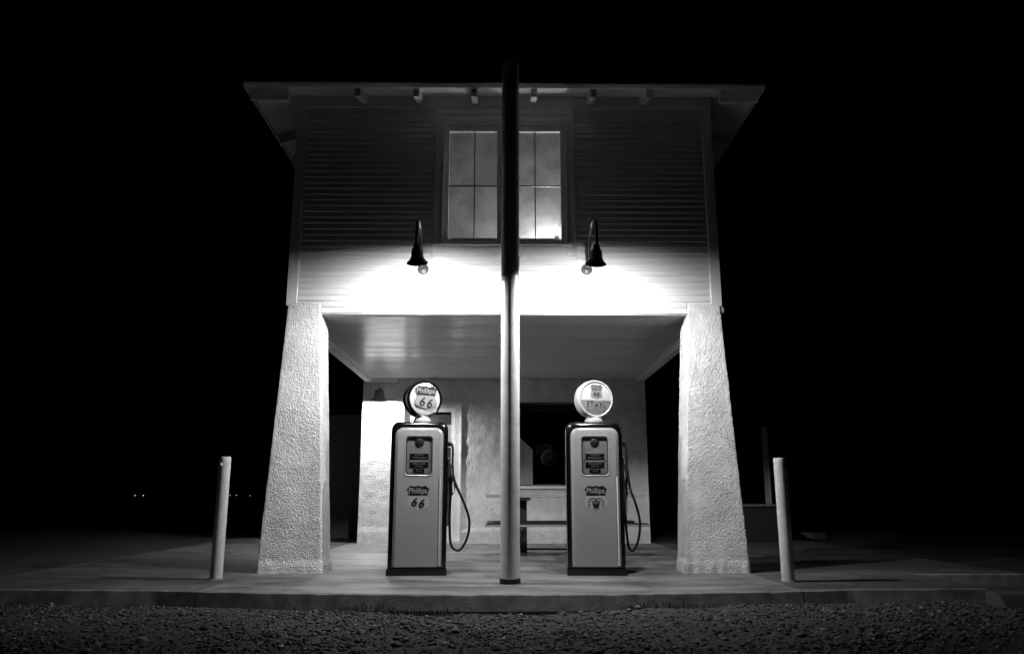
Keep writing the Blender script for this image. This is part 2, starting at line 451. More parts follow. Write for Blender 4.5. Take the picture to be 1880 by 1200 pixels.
stones('gravel', 70000, (-5.6, 5.6, 4.2, 7.25), 0.004, 0.017, 'stone', 5)
stones('gravel', 900, (-5.6, 5.6, 4.2, 7.2), 0.012, 0.034, 'stone', 8, sink=.1)

def blades(name, n, xr, yr, hmin, hmax, seed, zf):
    rg = random.Random(seed); bm = B()
    for _ in range(n):
        x = rg.uniform(*xr); y = (front_y(x) - rg.uniform(*yr)); z = zf(x, y)
        h = rg.uniform(hmin, hmax); a = rg.uniform(0, 6.28); l = rg.uniform(0.2, 0.9) * h; wd = rg.uniform(0.0015, 0.004)
        d = Vector((math.cos(a), math.sin(a), 0)); s = Vector((-d.y, d.x, 0)) * wd
        p0 = Vector((x, y, z)); p1 = p0 + d * l * 0.35 + Vector((0, 0, h * 0.7)); p2 = p0 + d * l + Vector((0, 0, h))
        v = [bm.verts.new(q) for q in (p0 - s, p0 + s, p1 + s * .7, p1 - s * .7, p2)]
        bm.faces.new(v[:4]); bm.faces.new((v[3], v[2], v[4]))
    return tag(obj(name, bm, 'weed'), kind='stuff')
gzf = lambda x, y: float(gz(np.float64(x), np.float64(y))) - 0.005
blades('weeds', 420, (-1.35, -0.45), (0.0, 0.10), 0.02, 0.10, 11, gzf)
blades('weeds', 260, (0.95, 1.75), (0.0, 0.07), 0.02, 0.08, 12, gzf)
blades('weeds', 260, (-5.2, 3.6), (0.0, 0.10), 0.01, 0.05, 13, gzf)

# a few larger stones by the kerb
for i, (x, s) in enumerate(((1.10, 0.030), (0.62, 0.020), (1.02, 0.018), (-0.62, 0.017))):
    bm = B(); bmesh.ops.create_icosphere(bm, subdivisions=2, radius=s)
    for v in bm.verts:
        v.co *= 1 + 0.35 * noise.noise(v.co * 45 + Vector((i * 5, 0, 0))); v.co.z *= 0.7
    y = front_y(x) - 0.07 - 0.02 * i
    o = obj('stone', bm, 'stone', loc=(x, y, float(gz(np.float64(x), np.float64(y))) + s * 0.4), smooth=60)
    tag(o, ['largest loose stone by the kerb below the right pump', 'pale pebble by the kerb right of the pole', 'small stone just left of the largest loose stone', 'pale pebble by the kerb left of the pole'][i], 'stone')

# ------------------------------------------------------------------ the filling station
FY = 8.53                       # plane of the upper front wall
st = empty('filling_station', (0, 8.5, 0), label='white two-storey filling station with open porch on battered stucco pillars', cat='building')
def sp(name, bm, m, parent=None, **k):
    o = obj(name, bm, m, **k); p = parent or st
    o.parent = p
    if p is st: o.matrix_parent_inverse = Matrix.Translation((0, -8.5, 0))
    return o
WT = 5.36; BZ = 2.78
# backing walls of the upper storey (boxes butted round the window opening)
bm = B()
box(bm, -2.43, -0.72, FY, FY + .12, BZ, WT); box(bm, 0.72, 2.43, FY, FY + .12, BZ, WT)
box(bm, -0.72, 0.72, FY, FY + .12, BZ, 3.60); box(bm, -0.72, 0.72, FY, FY + .12, 5.10, WT)
box(bm, -2.43, -2.31, FY + .12, 18.0, BZ, WT); box(bm, 2.31, 2.43, FY + .12, 18.0, BZ, WT)
box(bm, -2.43, 2.43, 18.0, 18.12, 0, WT)
box(bm, -2.31, 2.31, FY + .12, 18.0, 3.0, 3.1)                 # upper floor
box(bm, -2.31, 2.31, 9.78, 18.0, 5.42, 5.46)
upper = sp('upper_wall', bm, 'trim')
# clapboards
def clap(bm, a, b, z, e, warp=0.0, side=0):
    n = max(2, int(abs(b - a) / 0.3)); L = []
    for i in range(n + 1):
        u = a + (b - a) * i / n
        wv = warp * noise.noise(Vector((u * 1.3, z * 9, 2))) + 0.0012 * noise.noise(Vector((u * 2.1, z * 31, 5)))
        d0, d1 = 0.021 + abs(wv), 0.003
        zz = z + 0.0015 * noise.noise(Vector((u * .9, z * 17, 9)))
        if side == 0: L.append([Vector((u, FY - d1, zz + e + .004)), Vector((u, FY - d0, zz)), Vector((u, FY - 0.001, zz))])
        else: L.append([Vector((side * (2.43 + d1), u, zz + e + .004)), Vector((side * (2.43 + d0), u, zz)), Vector((side * 2.431, u, zz))])
    loft(bm, L, closed=False)
jr = random.Random(21); bm = B(); e = 0.0705; z = BZ + 0.012; i = 0
while z < WT - 0.07:
    if z < 2.87: segs = ((-2.05, 2.05),)
    elif z + e < 3.46: segs = ((-2.33, 2.33),)
    else: segs = ((-2.33, -0.822), (0.822, 2.33))
    for s in segs:
        a = s[0]
        while a < s[1] - .01:
            b_ = a + jr.uniform(.9, 3.2)
            if b_ > s[1] - .25: b_ = s[1]
            clap(bm, a, b_, z + jr.uniform(-.0008, .0008), e, warp=0.003); a = b_ + .003
    z += e
sd = sp('siding', bm, 'siding')
for s in (-1, 1):
    bm = B(); z = BZ
    while z < WT - .05:
        clap(bm, 8.62, 18.1, z, e, side=s); z += e
    sp('siding', bm, 'siding')
# a sprung clapboard at the left
bm = B()
loft(bm, [[Vector((x, FY - 0.018 - d, z)), Vector((x, FY - .018 - d, z + 0.007)), Vector((x, FY - .010, z + .007 + .01)), Vector((x, FY - .010, z))] for x, z, d in
          ((-2.30, 3.505, .002), (-2.2, 3.497, .006), (-2.08, 3.490, .012), (-1.98, 3.498, .016), (-1.9, 3.513, .012), (-1.84, 3.527, .004))], True, True, True)
sp('loose_clapboard', bm, 'siding')['label'] = 'sprung splintered clapboard'
for s in (-1, 1):
    bm = B(); bbox(bm, min(s * 2.33, s * 2.445), max(s * 2.33, s * 2.445), FY - .045, FY + .09, 2.872, WT, .004); sp('corner_board', bm, 'trim')
bm = B(); bbox(bm, -2.45, 2.45, FY - .05, FY - .001, 5.285, 5.448, .004); sp('frieze_board', bm, 'trim')
# boards with saw-cut gaps over the window
bm = B(); x = -0.82
for wd in (0.115, 0.14, 0.10, 0.16, 0.11, 0.15, 0.10, 0.13, 0.17, 0.12, 0.345):
    x1 = min(x + wd, 0.82); bbox(bm, x, x1 - .006, FY - .038, FY - .002, 5.20, 5.283, .002); x = x1
sp('trim_blocks', bm, 'trim')
# window
win = empty('window', (0, 0, 0)); win.parent = st; win.matrix_parent_inverse = Matrix.Translation((0, -8.5, 0))
bm = B()
bbox(bm, -.822, -.712, FY - .032, FY - .001, 3.46, 5.196, .003); bbox(bm, .712, .822, FY - .032, FY - .001, 3.46, 5.196, .003)
bbox(bm, -.711, .711, FY - .032, FY - .001, 5.10, 5.196, .003); bbox(bm, -.711, .711, FY - .030, FY - .001, 3.46, 3.575, .003)
bbox(bm, -.735, -.708, FY - .05, FY - .033, 3.60, 5.12, .003); bbox(bm, .708, .735, FY - .05, FY - .033, 3.60, 5.12, .003)
bbox(bm, -.735, .735, FY - .055, FY - .033, 5.12, 5.145, .003)
sp('casing', bm, 'trim', win)
bm = B(); bbox(bm, -.76, .76, FY - .075, FY + .03, 3.577, 3.606, .005); sp('sill', bm, 'trim', win)
bm = B()
for s in (-1, 1):
    a, b = sorted((s * .718, s * .655)); bbox(bm, a, b, FY + .02, FY + .07, 3.61, 5.09, .003)
    a, b = sorted((s * .09, s * .015)); bbox(bm, a, b, FY + .02, FY + .07, 3.66, 5.02, .003)
bbox(bm, -.654, .654, FY + .02, FY + .07, 3.61, 3.655, .003); bbox(bm, -.654, .654, FY + .02, FY + .07, 5.015, 5.09, .003)
sp('frame', bm, 'trim', win)
bm = B()
for s in (-1, 1):
    c = s * .355; box(bm, c - .006, c + .006, FY + .035, FY + .055, 3.655, 5.015)
    a, b = sorted((s * .653, s * .092)); box(bm, a, b, FY + .0345, FY + .0555, 4.325, 4.338)
sp('muntin', bm, 'sash', win)  # dark colour puts the muntins' backlit shade into the paint
for s in (-1, 1):
    a, b = sorted((s * .656, s * .088)); bm = B(); box(bm, a, b, FY + .044, FY + .047, 3.65, 5.02); sp('pane', bm, 'glass', win)
# room behind it
bm = B()
RY = 9.72
box(bm, -1.5, 1.5, RY, RY + .05, 3.1, 5.70)
box(bm, -1.55, -1.5, FY + .121, RY + .05, 3.1, 5.70); box(bm, 1.5, 1.55, FY + .121, RY + .05, 3.1, 5.70)
box(bm, -1.5, 1.5, FY + .121, RY, 5.66, 5.70)
sp('room_wall', bm, 'room')
bm = B(); bbox(bm, -.66, .66, FY + .10, FY + .16, 3.60, 3.715, .004); sp('inner_ledge', bm, 'trim')
bm = B(); tube(bm, [(.66, 8.72, 4.15), (.655, 8.72, 3.95), (.60, 8.73, 3.82), (.565, 8.73, 3.76), (.56, 8.73, 3.70)], .0025, 6)
tube(bm, [(.42, 8.70, 3.70), (.45, 8.70, 3.74), (.50, 8.70, 3.75), (.56, 8.73, 3.755)], .0025, 6)
tag(obj('electric_wire', bm, 'iron'), 'thin loose wire hanging inside the lower right of the upstairs window', 'wire')
bm = B(); bbox(bm, .585, .64, FY + .165, FY + .20, 3.62, 3.77, .004); tag(obj('power_strip', bm, 'trim'), 'small pale block standing in the lower right corner of the upstairs window', 'power strip')
lb = empty('light_bulb', (.56, 9.46, 3.17), label='lit bulb low inside the upstairs room behind the window sill', cat='lamp')
bm = B(); lathe(bm, [(.0, 0), (.07, 0), (.075, .02), (.012, .035), (.01, .58), (.016, .6), (.016, .66)], n=20); obj('stand', bm, 'iron', lb, smooth=40)
bm = B(); lathe(bm, [(.012, .655), (.02, .68), (.034, .71), (.036, .735), (.024, .762), (.0, .77)], n=14); obj('bulb', bm, 'rbulb', lb, smooth=60)

# porch ceiling
bm = B(); y = FY + .125; rg = random.Random(4)
while y < 13.6:
    t1 = rg.uniform(-.0013, .0013)
    n = 10; L = []
    for i in range(n + 1):
        x = -2.33 + 4.66 * i / n; wz = .0028 * noise.noise(Vector((x * .8, y * 3, 1)))
        L.append([Vector((x, y, 2.812)), Vector((x, y + .004, 2.797 + wz - t1)), Vector((x, y + .077, 2.797 + wz + t1)), Vector((x, y + .081, 2.812))])
    loft(bm, L, closed=False); y += .0845
box(bm, -2.33, 2.33, FY + .12, 13.62, 2.813, 2.83)
sp('porch_ceiling', bm, 'ceil')
for s in (-1, 1):
    a, b = sorted((s * 2.332, s * 2.43)); bm = B(); bbox(bm, a, b, FY + .121, 13.9, 2.735, 2.779, .004); sp('side_beam', bm, 'trim')
bm = B(); bbox(bm, -2.33, -1.86, 13.50, 13.60, 2.72, 2.796, .004); sp('nailer_board', bm, 'trim')
for x0, x1, zz in ((0.30, 0.42, 2.71), (-.5, -.40, 2.765)):
    bm = B(); bbox(bm, x0, x1, 13.50, 13.61, zz, 2.796, .006); sp('junction_box', bm, 'trim')

# lower stucco walls
def stucco_grid(bm, x0, x1, z0, z1, y, amp=0.006, step=0.035):
    nxx = max(1, int((x1 - x0) / step)); nz = max(1, int((z1 - z0) / step)); L = []
    for i in range(nxx + 1):
        row = []
        for j in range(nz + 1):
            x = x0 + (x1 - x0) * i / nxx; zz = z0 + (z1 - z0) * j / nz
            row.append(Vector((x, y - amp * noise.fractal(Vector((x * 7, zz * 9, 3)), 0.9, 2.1, 4) - (0.012 if zz < .22 else 0), zz)))
        L.append(row)
    loft(bm, L, closed=False)
LY = 13.62
bm = B()
box(bm, -2.47, -1.75, LY, LY + .22, -.02, 2.80); box(bm, -.75, .066, LY, LY + .22, -.02, 2.80); box(bm, 1.53, 2.47, LY, LY + .22, -.02, 2.80)
box(bm, -1.75, -.75, LY, LY + .22, 2.39, 2.80); box(bm, .066, 1.53, LY, LY + .22, 2.39, 2.80); box(bm, .066, 1.53, LY, LY + .22, -.02, .94)
box(bm, -2.47, -2.27, LY + .22, 18.0, -.02, 2.80); box(bm, 2.27, 2.47, LY + .22, 18.0, -.02, 2.80)
for x0, x1, z0, z1 in ((-2.475, -1.75, 0, 2.79), (-.75, .066, 0, 2.79), (1.53, 2.475, 0, 2.79), (-1.75, -.75, 2.39, 2.79), (.066, 1.53, 2.39, 2.79), (.066, 1.53, 0, .94)):
    stucco_grid(bm, x0, x1, z0, z1, LY - .012)
sp('stucco_wall', bm, 'stucco', smooth=50)
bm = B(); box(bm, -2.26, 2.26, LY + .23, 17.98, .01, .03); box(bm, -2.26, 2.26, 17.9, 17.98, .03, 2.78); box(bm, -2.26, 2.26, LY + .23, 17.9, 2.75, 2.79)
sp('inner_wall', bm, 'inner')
# door
door = empty('door'); door.parent = st; door.matrix_parent_inverse = Matrix.Translation((0, -8.5, 0))
bm = B()
bbox(bm, -1.75, -1.64, LY + .10, LY + .16, .02, 2.39, .004); bbox(bm, -.86, -.75, LY + .02, LY + .12, .02, 2.39, .004); bbox(bm, -1.64, -.86, LY + .02, LY + .12, 2.30, 2.39, .004)
sp('frame', bm, 'trim', door)
bm = B()
bbox(bm, -1.635, -1.57, LY + .05, LY + .095, .03, 2.295, .003); bbox(bm, -.925, -.865, LY + .05, LY + .095, .03, 2.295, .003)
bbox(bm, -1.569, -.926, LY + .05, LY + .095, .03, .28, .003); bbox(bm, -1.569, -.926, LY + .05, LY + .095, 2.22, 2.295, .003)
sp('door_leaf', bm, 'trim', door)
bm = B(); box(bm, -1.57, -.925, LY + .07, LY + .075, .28, 2.22); sp('pane', bm, 'glass', door)
bm = B(); lathe(bm, [(0, 0), (.02, 0), (.012, .03), (.026, .05), (.026, .065), (0, .07)], Matrix.Translation((-.90, LY + .05, 1.0)) @ Matrix.Rotation(R(90), 4, 'X'), n=14); sp('handle', bm, 'chrome', door, smooth=50)
bm = B(); bbox(bm, -1.76, -.74, LY - .06, LY + .02, .0, .05, .006); sp('threshold', bm, 'trim', door)
bm = B(); bbox(bm, -.76, -.735, LY - .03, LY + .02, .05, 2.30, .004); bbox(bm, -1.765, -.735, LY - .045, LY + .0, 2.37, 2.40, .004); sp('casing', bm, 'trim', door)
bm = B(); box(bm, -1.60, -.90, LY + .130, LY + .134, .25, 2.26); sp('roller_blind', bm, 'darkgrey', door)
# things just visible inside the door pane
bm = B(); bbox(bm, -1.08, -.93, LY + .088, LY + .0915, 1.60, 2.0, .001); tag(obj('notice', bm, 'trim'), 'pale sheet seen through the door glass behind the left pump', 'notice')
# shop window
sw = empty('shop_window'); sw.parent = st; sw.matrix_parent_inverse = Matrix.Translation((0, -8.5, 0))
bm = B()
bbox(bm, .068, .10, LY + .05, LY + .11, .94, 2.388, .003); bbox(bm, 1.50, 1.528, LY + .05, LY + .11, .94, 2.388, .003)
bbox(bm, .101, 1.499, LY + .05, LY + .11, 2.36, 2.388, .003); bbox(bm, .101, 1.499, LY + .05, LY + .11, .94, .975, .003)
sp('frame', bm, 'sash', sw)
bm = B(); bbox(bm, .03, 1.57, LY - .07, LY + .04, .90, .945, .006); sp('sill', bm, 'trim', sw)
bm = B(); box(bm, .10, 1.50, LY + .078, LY + .082, .975, 2.36); sp('pane', bm, 'glass', sw)
bm = B(); bbox(bm, .02, 2.1, 13.86, 14.9, .03, .90, .01)
tag(obj('counter', bm, 'shed'), 'dim counter inside behind the large dark shop window', 'counter')
bm = B(); flat(bm, [(.10, .901), (.42, .901), (.50, .97), (.50, 1.58), (.27, 1.80), (.10, 1.80)], 13.90, .02)
tag(obj('display_board', bm, 'whiteboard'), 'white cut-corner board standing inside the dark shop window', 'board')
rm = empty('round_mirror', (.83, 14.36, .90), label='dark round mirror with thin rim standing inside the shop window', cat='mirror')
bm = B(); mt = Matrix.Translation((0, 0, .55)) @ Matrix.Rotation(R(90), 4, 'X')
lathe(bm, [(.14, -.008), (.152, -.008), (.152, .008), (.14, .008), (.14, -.008)], mt, n=40); obj('rim', bm, 'chrome', rm, smooth=40)
bm = B(); lathe(bm, [(.0, -.004), (.139, -.004), (.139, .003), (0, .003)], mt, n=40); obj('disc', bm, 'iron', rm)
bm = B(); lathe(bm, [(0, 0), (.08, 0), (.08, .015), (.01, .03), (.01, .40), (0, .40)], n=20); obj('stand', bm, 'iron', rm, smooth=40)

# pillars
def pillar(s):
    bm = B(); L = []; nz = 210
    for k in range(nz + 1):
        z = 2.90 * k / nz - 0.0; t = z / 2.88
        xo = 2.58 + (2.42 - 2.58) * t; xi = 1.90 + (2.06 - 1.90) * t
        yf = 8.478 + 0.004 * t
        yb = 8.91 - .03 * t if z < 2.66 else 8.88 - (8.88 - 8.645) * min(1, (z - 2.66) / .12)
        if z < .13: g_ = .012 * (1 - (z / .13) ** 4)      # ragged rounded foot
        else: g_ = 0
        ring = []
        c = .012
        pts = [(xo, yf), (xi, yf), (xi, yb), (xo, yb)]
        dens = (46, 30, 16, 30)
        for q in range(4):
            x0, y0 = pts[q]; x1, y1 = pts[(q + 1) % 4]
            for i in range(dens[q]):
                u = i / dens[q]; x = x0 + (x1 - x0) * u; y = y0 + (y1 - y0) * u
                cx, cy = (xo + xi) / 2, (yf + yb) / 2
                nxv = (0, -1 if s else 0, 0, 1)[q]
                nrm = (Vector((0, -1, 0)), Vector((-1, 0, 0)), Vector((0, 1, 0)), Vector((1, 0, 0)))[q]
                if i == 0: nrm = (nrm + (Vector((1, 0, 0)), Vector((0, -1, 0)), Vector((-1, 0, 0)), Vector((0, 1, 0)))[q]) * .5
                p = Vector((x * s * 1.0, y, z * 1.0))
                rough = 1.0 if s < 0 else (.6 + .7 * max(0, min(1, (z - 1.0) / .7)))
                d = .0035 * rough * noise.fractal(Vector((p.x * 34, y * 34, z * 36)), 0.8, 2.2, 3) + .007 * noise.noise(Vector((p.x * 4, y * 4, z * 3)))
                if i == 0: d -= .006 + .006 * max(0, noise.noise(Vector((p.x * 9, 3, z * 16))))
                d += g_ * (1 + noise.noise(Vector((p.x * 14, y * 14, 1))))
                ring.append(Vector(((x + nrm.x * d) * s, y + nrm.y * d, z)))
        L.append(ring)
    loft(bm, L, True, True, True)
    o = sp('pillar', bm, 'stucco', smooth=60)
    return o
pillar(-1); pillar(1)
bm = B(); bbox(bm, 2.40, 2.47, 8.50, 8.60, 2.80, 2.868, .006); sp('torn_trim', bm, 'shed')

# roof: low hip, soffit boards below, rafter tails
ev = 0.0
X0, YF0, YB0 = 2.90, 8.02, 18.5
zE, zR, rx = 5.285, 6.25, 0.0
top = zE + .045
def roofmesh():
    bm = B()
    def ring(x, y0, y1, z): return [Vector((-x, y0, z)), Vector((x, y0, z)), Vector((x, y1, z)), Vector((-x, y1, z))]
    sl = 0.33
    mid = 1.2
    rise = sl * X0
    loft(bm, [ring(X0 - .4, YF0 + .4, YB0 - .4, zE + sl * .4), ring(X0, YF0, YB0, zE), ring(X0 + .012, YF0 - .012, YB0 + .012, zE + .028), ring(X0 - mid, YF0 + mid, YB0 - mid, zE + .05 + sl * mid), ring(0.02, YF0 + X0, YB0 - X0, zE + .05 + rise)], True, False, True)
    return bm
rf = sp('roof', roofmesh(), ('trim', 'roof'))
for p in rf.data.polygons:
    if p.center.z > zE + .1 and p.normal.z > 0.3: p.material_index = 1
bm = B(); sl = .33
def sof(x, y0, y1, z): return [Vector((-x, y0, z)), Vector((x, y0, z)), Vector((x, y1, z)), Vector((-x, y1, z))]
bm = B(); loft(bm, [sof(X0 - .03, YF0 + .03, YB0 - .03, zE - .001 + sl * .03), sof(2.40, YF0 + .53, YB0 - .5, zE - .001 + sl * .5)], True); sp('soffit', bm, 'trim', rf)
bm = B()
loft(bm, [[Vector((x, YF0 - .014, zE + .030)), Vector((x, YF0 - .050, zE + .034)), Vector((x, YF0 - .050, zE + .022)), Vector((x, YF0 - .026, zE - .018)), Vector((x, YF0 - .014, zE - .018))] for x in (-X0 - .03, X0 + .03)], True, True, True); sp('fascia', bm, 'trim', rf)
for s in (-1, 1):
    bm = B(); a, b = sorted((s * (X0 + .014), s * (X0 + .034))); bbox(bm, a, b, YF0 - .013, YB0, zE - .016, zE + .030, .003); sp('fascia', bm, 'trim', rf)
def tail(horiz, c, s=1):
    bm = B(); hw = .034; h = .105
    a0, a1 = (YF0 + .012, FY - .052) if horiz else (X0 - .012, 2.446)
    def P(u, d, z):
        return Vector((c + d, u, z)) if horiz else Vector((s * u, c + d, z))
    L = []
    for d in (-hw, hw):
        run = abs(a1 - a0)
        L.append([P(a0, d, zE - .004), P(a0, d, zE - h), P(a1, d, zE - h + sl * run), P(a1, d, zE - .004 + sl * run)])
    loft(bm, L, True, True, True)
    sp('rafter_tail', bm, 'trim', rf)
for x in (-1.66, -1.0, -.35, .33, 1.0, 1.63): tail(True, x)
for s in (-1, 1):
    for k in range(2, 15): tail(False, 8.02 + .64 * k, s)
    bm = B(); loft(bm, [[Vector((s * 2.885, y_, 5.175)), Vector((s * 2.885, y_, 5.288)), Vector((s * 2.447, y_, 5.283)), Vector((s * 2.447, y_, 5.165))] for y_ in (8.05, 8.10)], True, True, True)
    for v_ in bm.verts:
        if v_.co.z < 5.2: v_.co.y += .05
    sp('rafter_tail', bm, 'trim', rf)
bm = B(); bbox(bm, -.368, -.332, YF0 - .06, YF0 + .01, 5.19, 5.235, .008); sp('hook_plate', bm, 'iron', rf)

# ------------------------------------------------------------------ gooseneck lamps
def bell(r, h):
    return [(.020, h + .055), (.030, h + .05), (.034, h + .01), (.050, h - .008), (.056, h * .80), (.060, h * .52), (.066, h * .36), (r * .78, h * .15), (r, 0.0), (r * .985, -.002), (r * .76, h * .135), (.062, h * .34), (.056, h * .5), (.045, h - .018), (0.001, h - .006)]
def gooseneck(x, sx, dy, zr, lab):
    g_ = empty('gooseneck_lamp', (x, FY - .018, 3.30), label=lab, cat='lamp', group='gooseneck lamps over the porch front')
    # coordinates local to the wall plate; +y into the wall
    bm = B(); mt = Matrix.Rotation(R(90), 4, 'X')
    lathe(bm, [(0, .0), (.062, .0), (.064, .006), (.056, .014), (.034, .018), (.026, .03), (.013, .034)], mt, n=32)
    obj('wall_plate', bm, 'plate', g_, smooth=35)
    tilt = R(34); ax = Vector((0, math.sin(tilt), -math.cos(tilt)))     # opening leans towards the wall
    rim = Vector((sx, -dy, zr)); q = dy; neck = rim - ax * .205
    bm = B()
    p = [(0, -.02, 0), (0, -.12, 0.0), (0, -.24 * q, .03), (sx * .1, -.36 * q, .13), (sx * .3, -.47 * q, .24), (sx * .5, -.64 * q, .315), (sx * .7, -.84 * q, .305 + (1 - q) * .1), (sx * .9, -q - .04, .215 + (1 - q) * .2), (sx * .97, -q - .115, .10 + (1 - q) * .2), tuple(neck - ax * .04), tuple(neck + ax * .01)]
    tube(bm, p, .0135, 14, True, 8)
    obj('arm', bm, 'black', g_, smooth=60)
    Mx = Matrix.Translation(rim) @ Matrix.Rotation(tilt, 4, 'X')
    bm = B(); lathe(bm, bell(.108, .150), Mx, n=44); sh = obj('shade', bm, 'iron', g_, smooth=40)
    bm = B(); lathe(bm, [(.014, .128), (.018, .110), (.028, .084), (.034, .061), (.033, .034), (.022, .014), (.001, .006)], Mx, n=14); obj('bulb', bm, 'bulb', g_, smooth=60)
    return g_
gooseneck(-.925, .041, .93, -.205, 'black gooseneck lamp with bell shade left of the upstairs window')
gooseneck(.932, -.020, 1.03, -.240, 'black gooseneck lamp with bell shade right of the upstairs window')

# wall lamp by the door
wl = empty('wall_lamp', (-2.15, LY - .02, 2.50), label='small grey bell-shaded lamp on the stucco wall behind the left pump', cat='lamp')
bm = B(); lathe(bm, [(0, 0), (.05, 0), (.05, .01), (.02, .02)], Matrix.Rotation(R(90), 4, 'X'), n=24); obj('wall_plate', bm, 'iron', wl, smooth=40)
bm = B(); tube(bm, [(0, -.01, 0), (0, -.08, .03), (0, -.15, .13), (0, -.22, .155), (0, -.26, .12), (0, -.265, .06)], .011, 10); obj('arm', bm, 'iron', wl, smooth=60)
bm = B(); Mx = Matrix.Translation((0, -.265, -.135)) @ Matrix.Rotation(R(9), 4, 'X'); lathe(bm, [(.016, .205), (.058, .20), (.076, .17), (.074, .12), (.10, .06), (.155, 0), (.151, 0), (.095, .056), (.068, .115), (.068, .165), (0.001, .185)], Mx, n=36); obj('shade', bm, 'shade', wl, smooth=40)
bm = B(); lathe(bm, [(.014, .10), (.030, .07), (.034, .035), (.022, .008), (.001, .002)], Mx, n=14); obj('bulb', bm, 'wbulb', wl, smooth=60)

# ------------------------------------------------------------------ pole and bollards
pl = empty('steel_pole', (.056, 7.55, 0), label='tall thick grey steel pole standing in front between the two pumps', cat='pole')
bm = B(); prof = [(.092, .0)] + [(.0915 + .0005 * math.sin(k * 3.1), .05 + 5.30 * k / 60) for k in range(61)] + [(.06, 5.38), (0.001, 5.40)]
lathe(bm, prof, n=56)
for v in bm.verts:
    d = .0012 * max(0, noise.fractal(v.co * 14, 1, 2, 3)); r_ = Vector((v.co.x, v.co.y, 0))
    if r_.length > .05: v.co += r_.normalized() * d
obj('shaft', bm, 'gpaint', pl, smooth=50)
bm = B(); lathe(bm, [(.094, .0), (.098, .002), (.098, .040), (.094, .048), (.091, .05)], n=48); obj('collar', bm, 'iron', pl, smooth=40)
bm = B(); tube(bm, [(.03, -.05, 5.36), (.05, -.09, 5.40), (.07, -.1, 5.36)], .008, 8); obj('hook', bm, 'iron', pl, smooth=60)

def bollard(x, y, h, r, lab, hole):
    b_ = empty('bollard', (x, y, 0), label=lab, cat='bollard', group='pipe bollards at the ends of the forecourt')
    bm = B(); lathe(bm, [(r, -.0)] + [(r + .0006 * math.sin(k), .01 + (h - .02) * k / 30) for k in range(31)] + [(r - .004, h), (r - .010, h), (r - .010, h - .06), (0.001, h - .06)], n=36)
    obj('pipe', bm, 'bpaint', b_, smooth=45)
    bm = B(); lathe(bm, [(r + .012 + .0, 0), (r + .008, .012), (r, .016)], n=28); obj('footing', bm, 'concrete', b_, smooth=50)
    bm = B()
    if hole: lathe(bm, [(0, .0), (.013, 0), (.013, .004), (0, .005)], Matrix.Translation((.020, -r + .004, h - .07)) @ Matrix.Rotation(R(90), 4, 'X'), n=14); obj('bolt_hole', bm, 'dark', b_)
    else:
        lathe(bm, [(0, 0), (.017, 0), (.017, .012), (.010, .016), (.008, .03), (0, .03)], Matrix.Translation((-.012, -r + .003, h - .08)) @ Matrix.Rotation(R(90), 4, 'X'), n=8)
        obj('bolt', bm, 'gpaint', b_)
bollard(-2.785, 7.90, 1.172, .058, 'white pipe bollard with a bolt near its top, left of the left pillar', False)
bollard(2.69, 7.68, 1.152, .061, 'grey-white pipe bollard with a dark hole near its top, right of the right pillar', True)

# ------------------------------------------------------------------ fuel pumps
SH = [(-.5, .62), (-.33, 1.0), (-.26, .955), (-.17, .90), (-.08, .93), (0, 1.0), (.08, .93), (.17, .90), (.26, .955), (.33, 1.0), (.5, .62), (.43, .35), (.41, 0), (-.41, 0), (-.43, .35)]
LOW = [(-.41, -.02), (.41, -.02), (.44, -.25), (.50, -.55), (.51, -.85), (.44, -1.10), (.30, -1.25), (.12, -1.34), (0, -1.44), (-.12, -1.34), (-.30, -1.25), (-.44, -1.10), (-.51, -.85), (-.50, -.55), (-.44, -.25)]
def banner(parent, cx, zb, w_, h_, y, m='dark', tm='creamtop'):
    bm = B(); flat(bm, [(cx + a * w_, zb + b * h_) for a, b in SH], y, .0015)
    o = obj('emblem', bm, m, parent)
    if tm:
        text('lettering', 'Phillips', tm, o, cx - .005 * w_, zb + h_ * .40, y - .0012, h_ * .72, w_ * .80, bold=.012)
    return o
def lowshield(parent, cx, zb, w_, h_, y, m, edge=None):
    if edge:
        bm = B(); k_ = 1.05; flat(bm, [(cx + a * w_ * k_, zb + b * h_ * 1.03 - .001) for a, b in LOW], y + .0010, .0010); obj('emblem_edge', bm, edge, parent)
    bm = B(); flat(bm, [(cx + a * w_, zb + b * h_) for a, b in LOW], y, .0015); return obj('emblem', bm, m, parent)

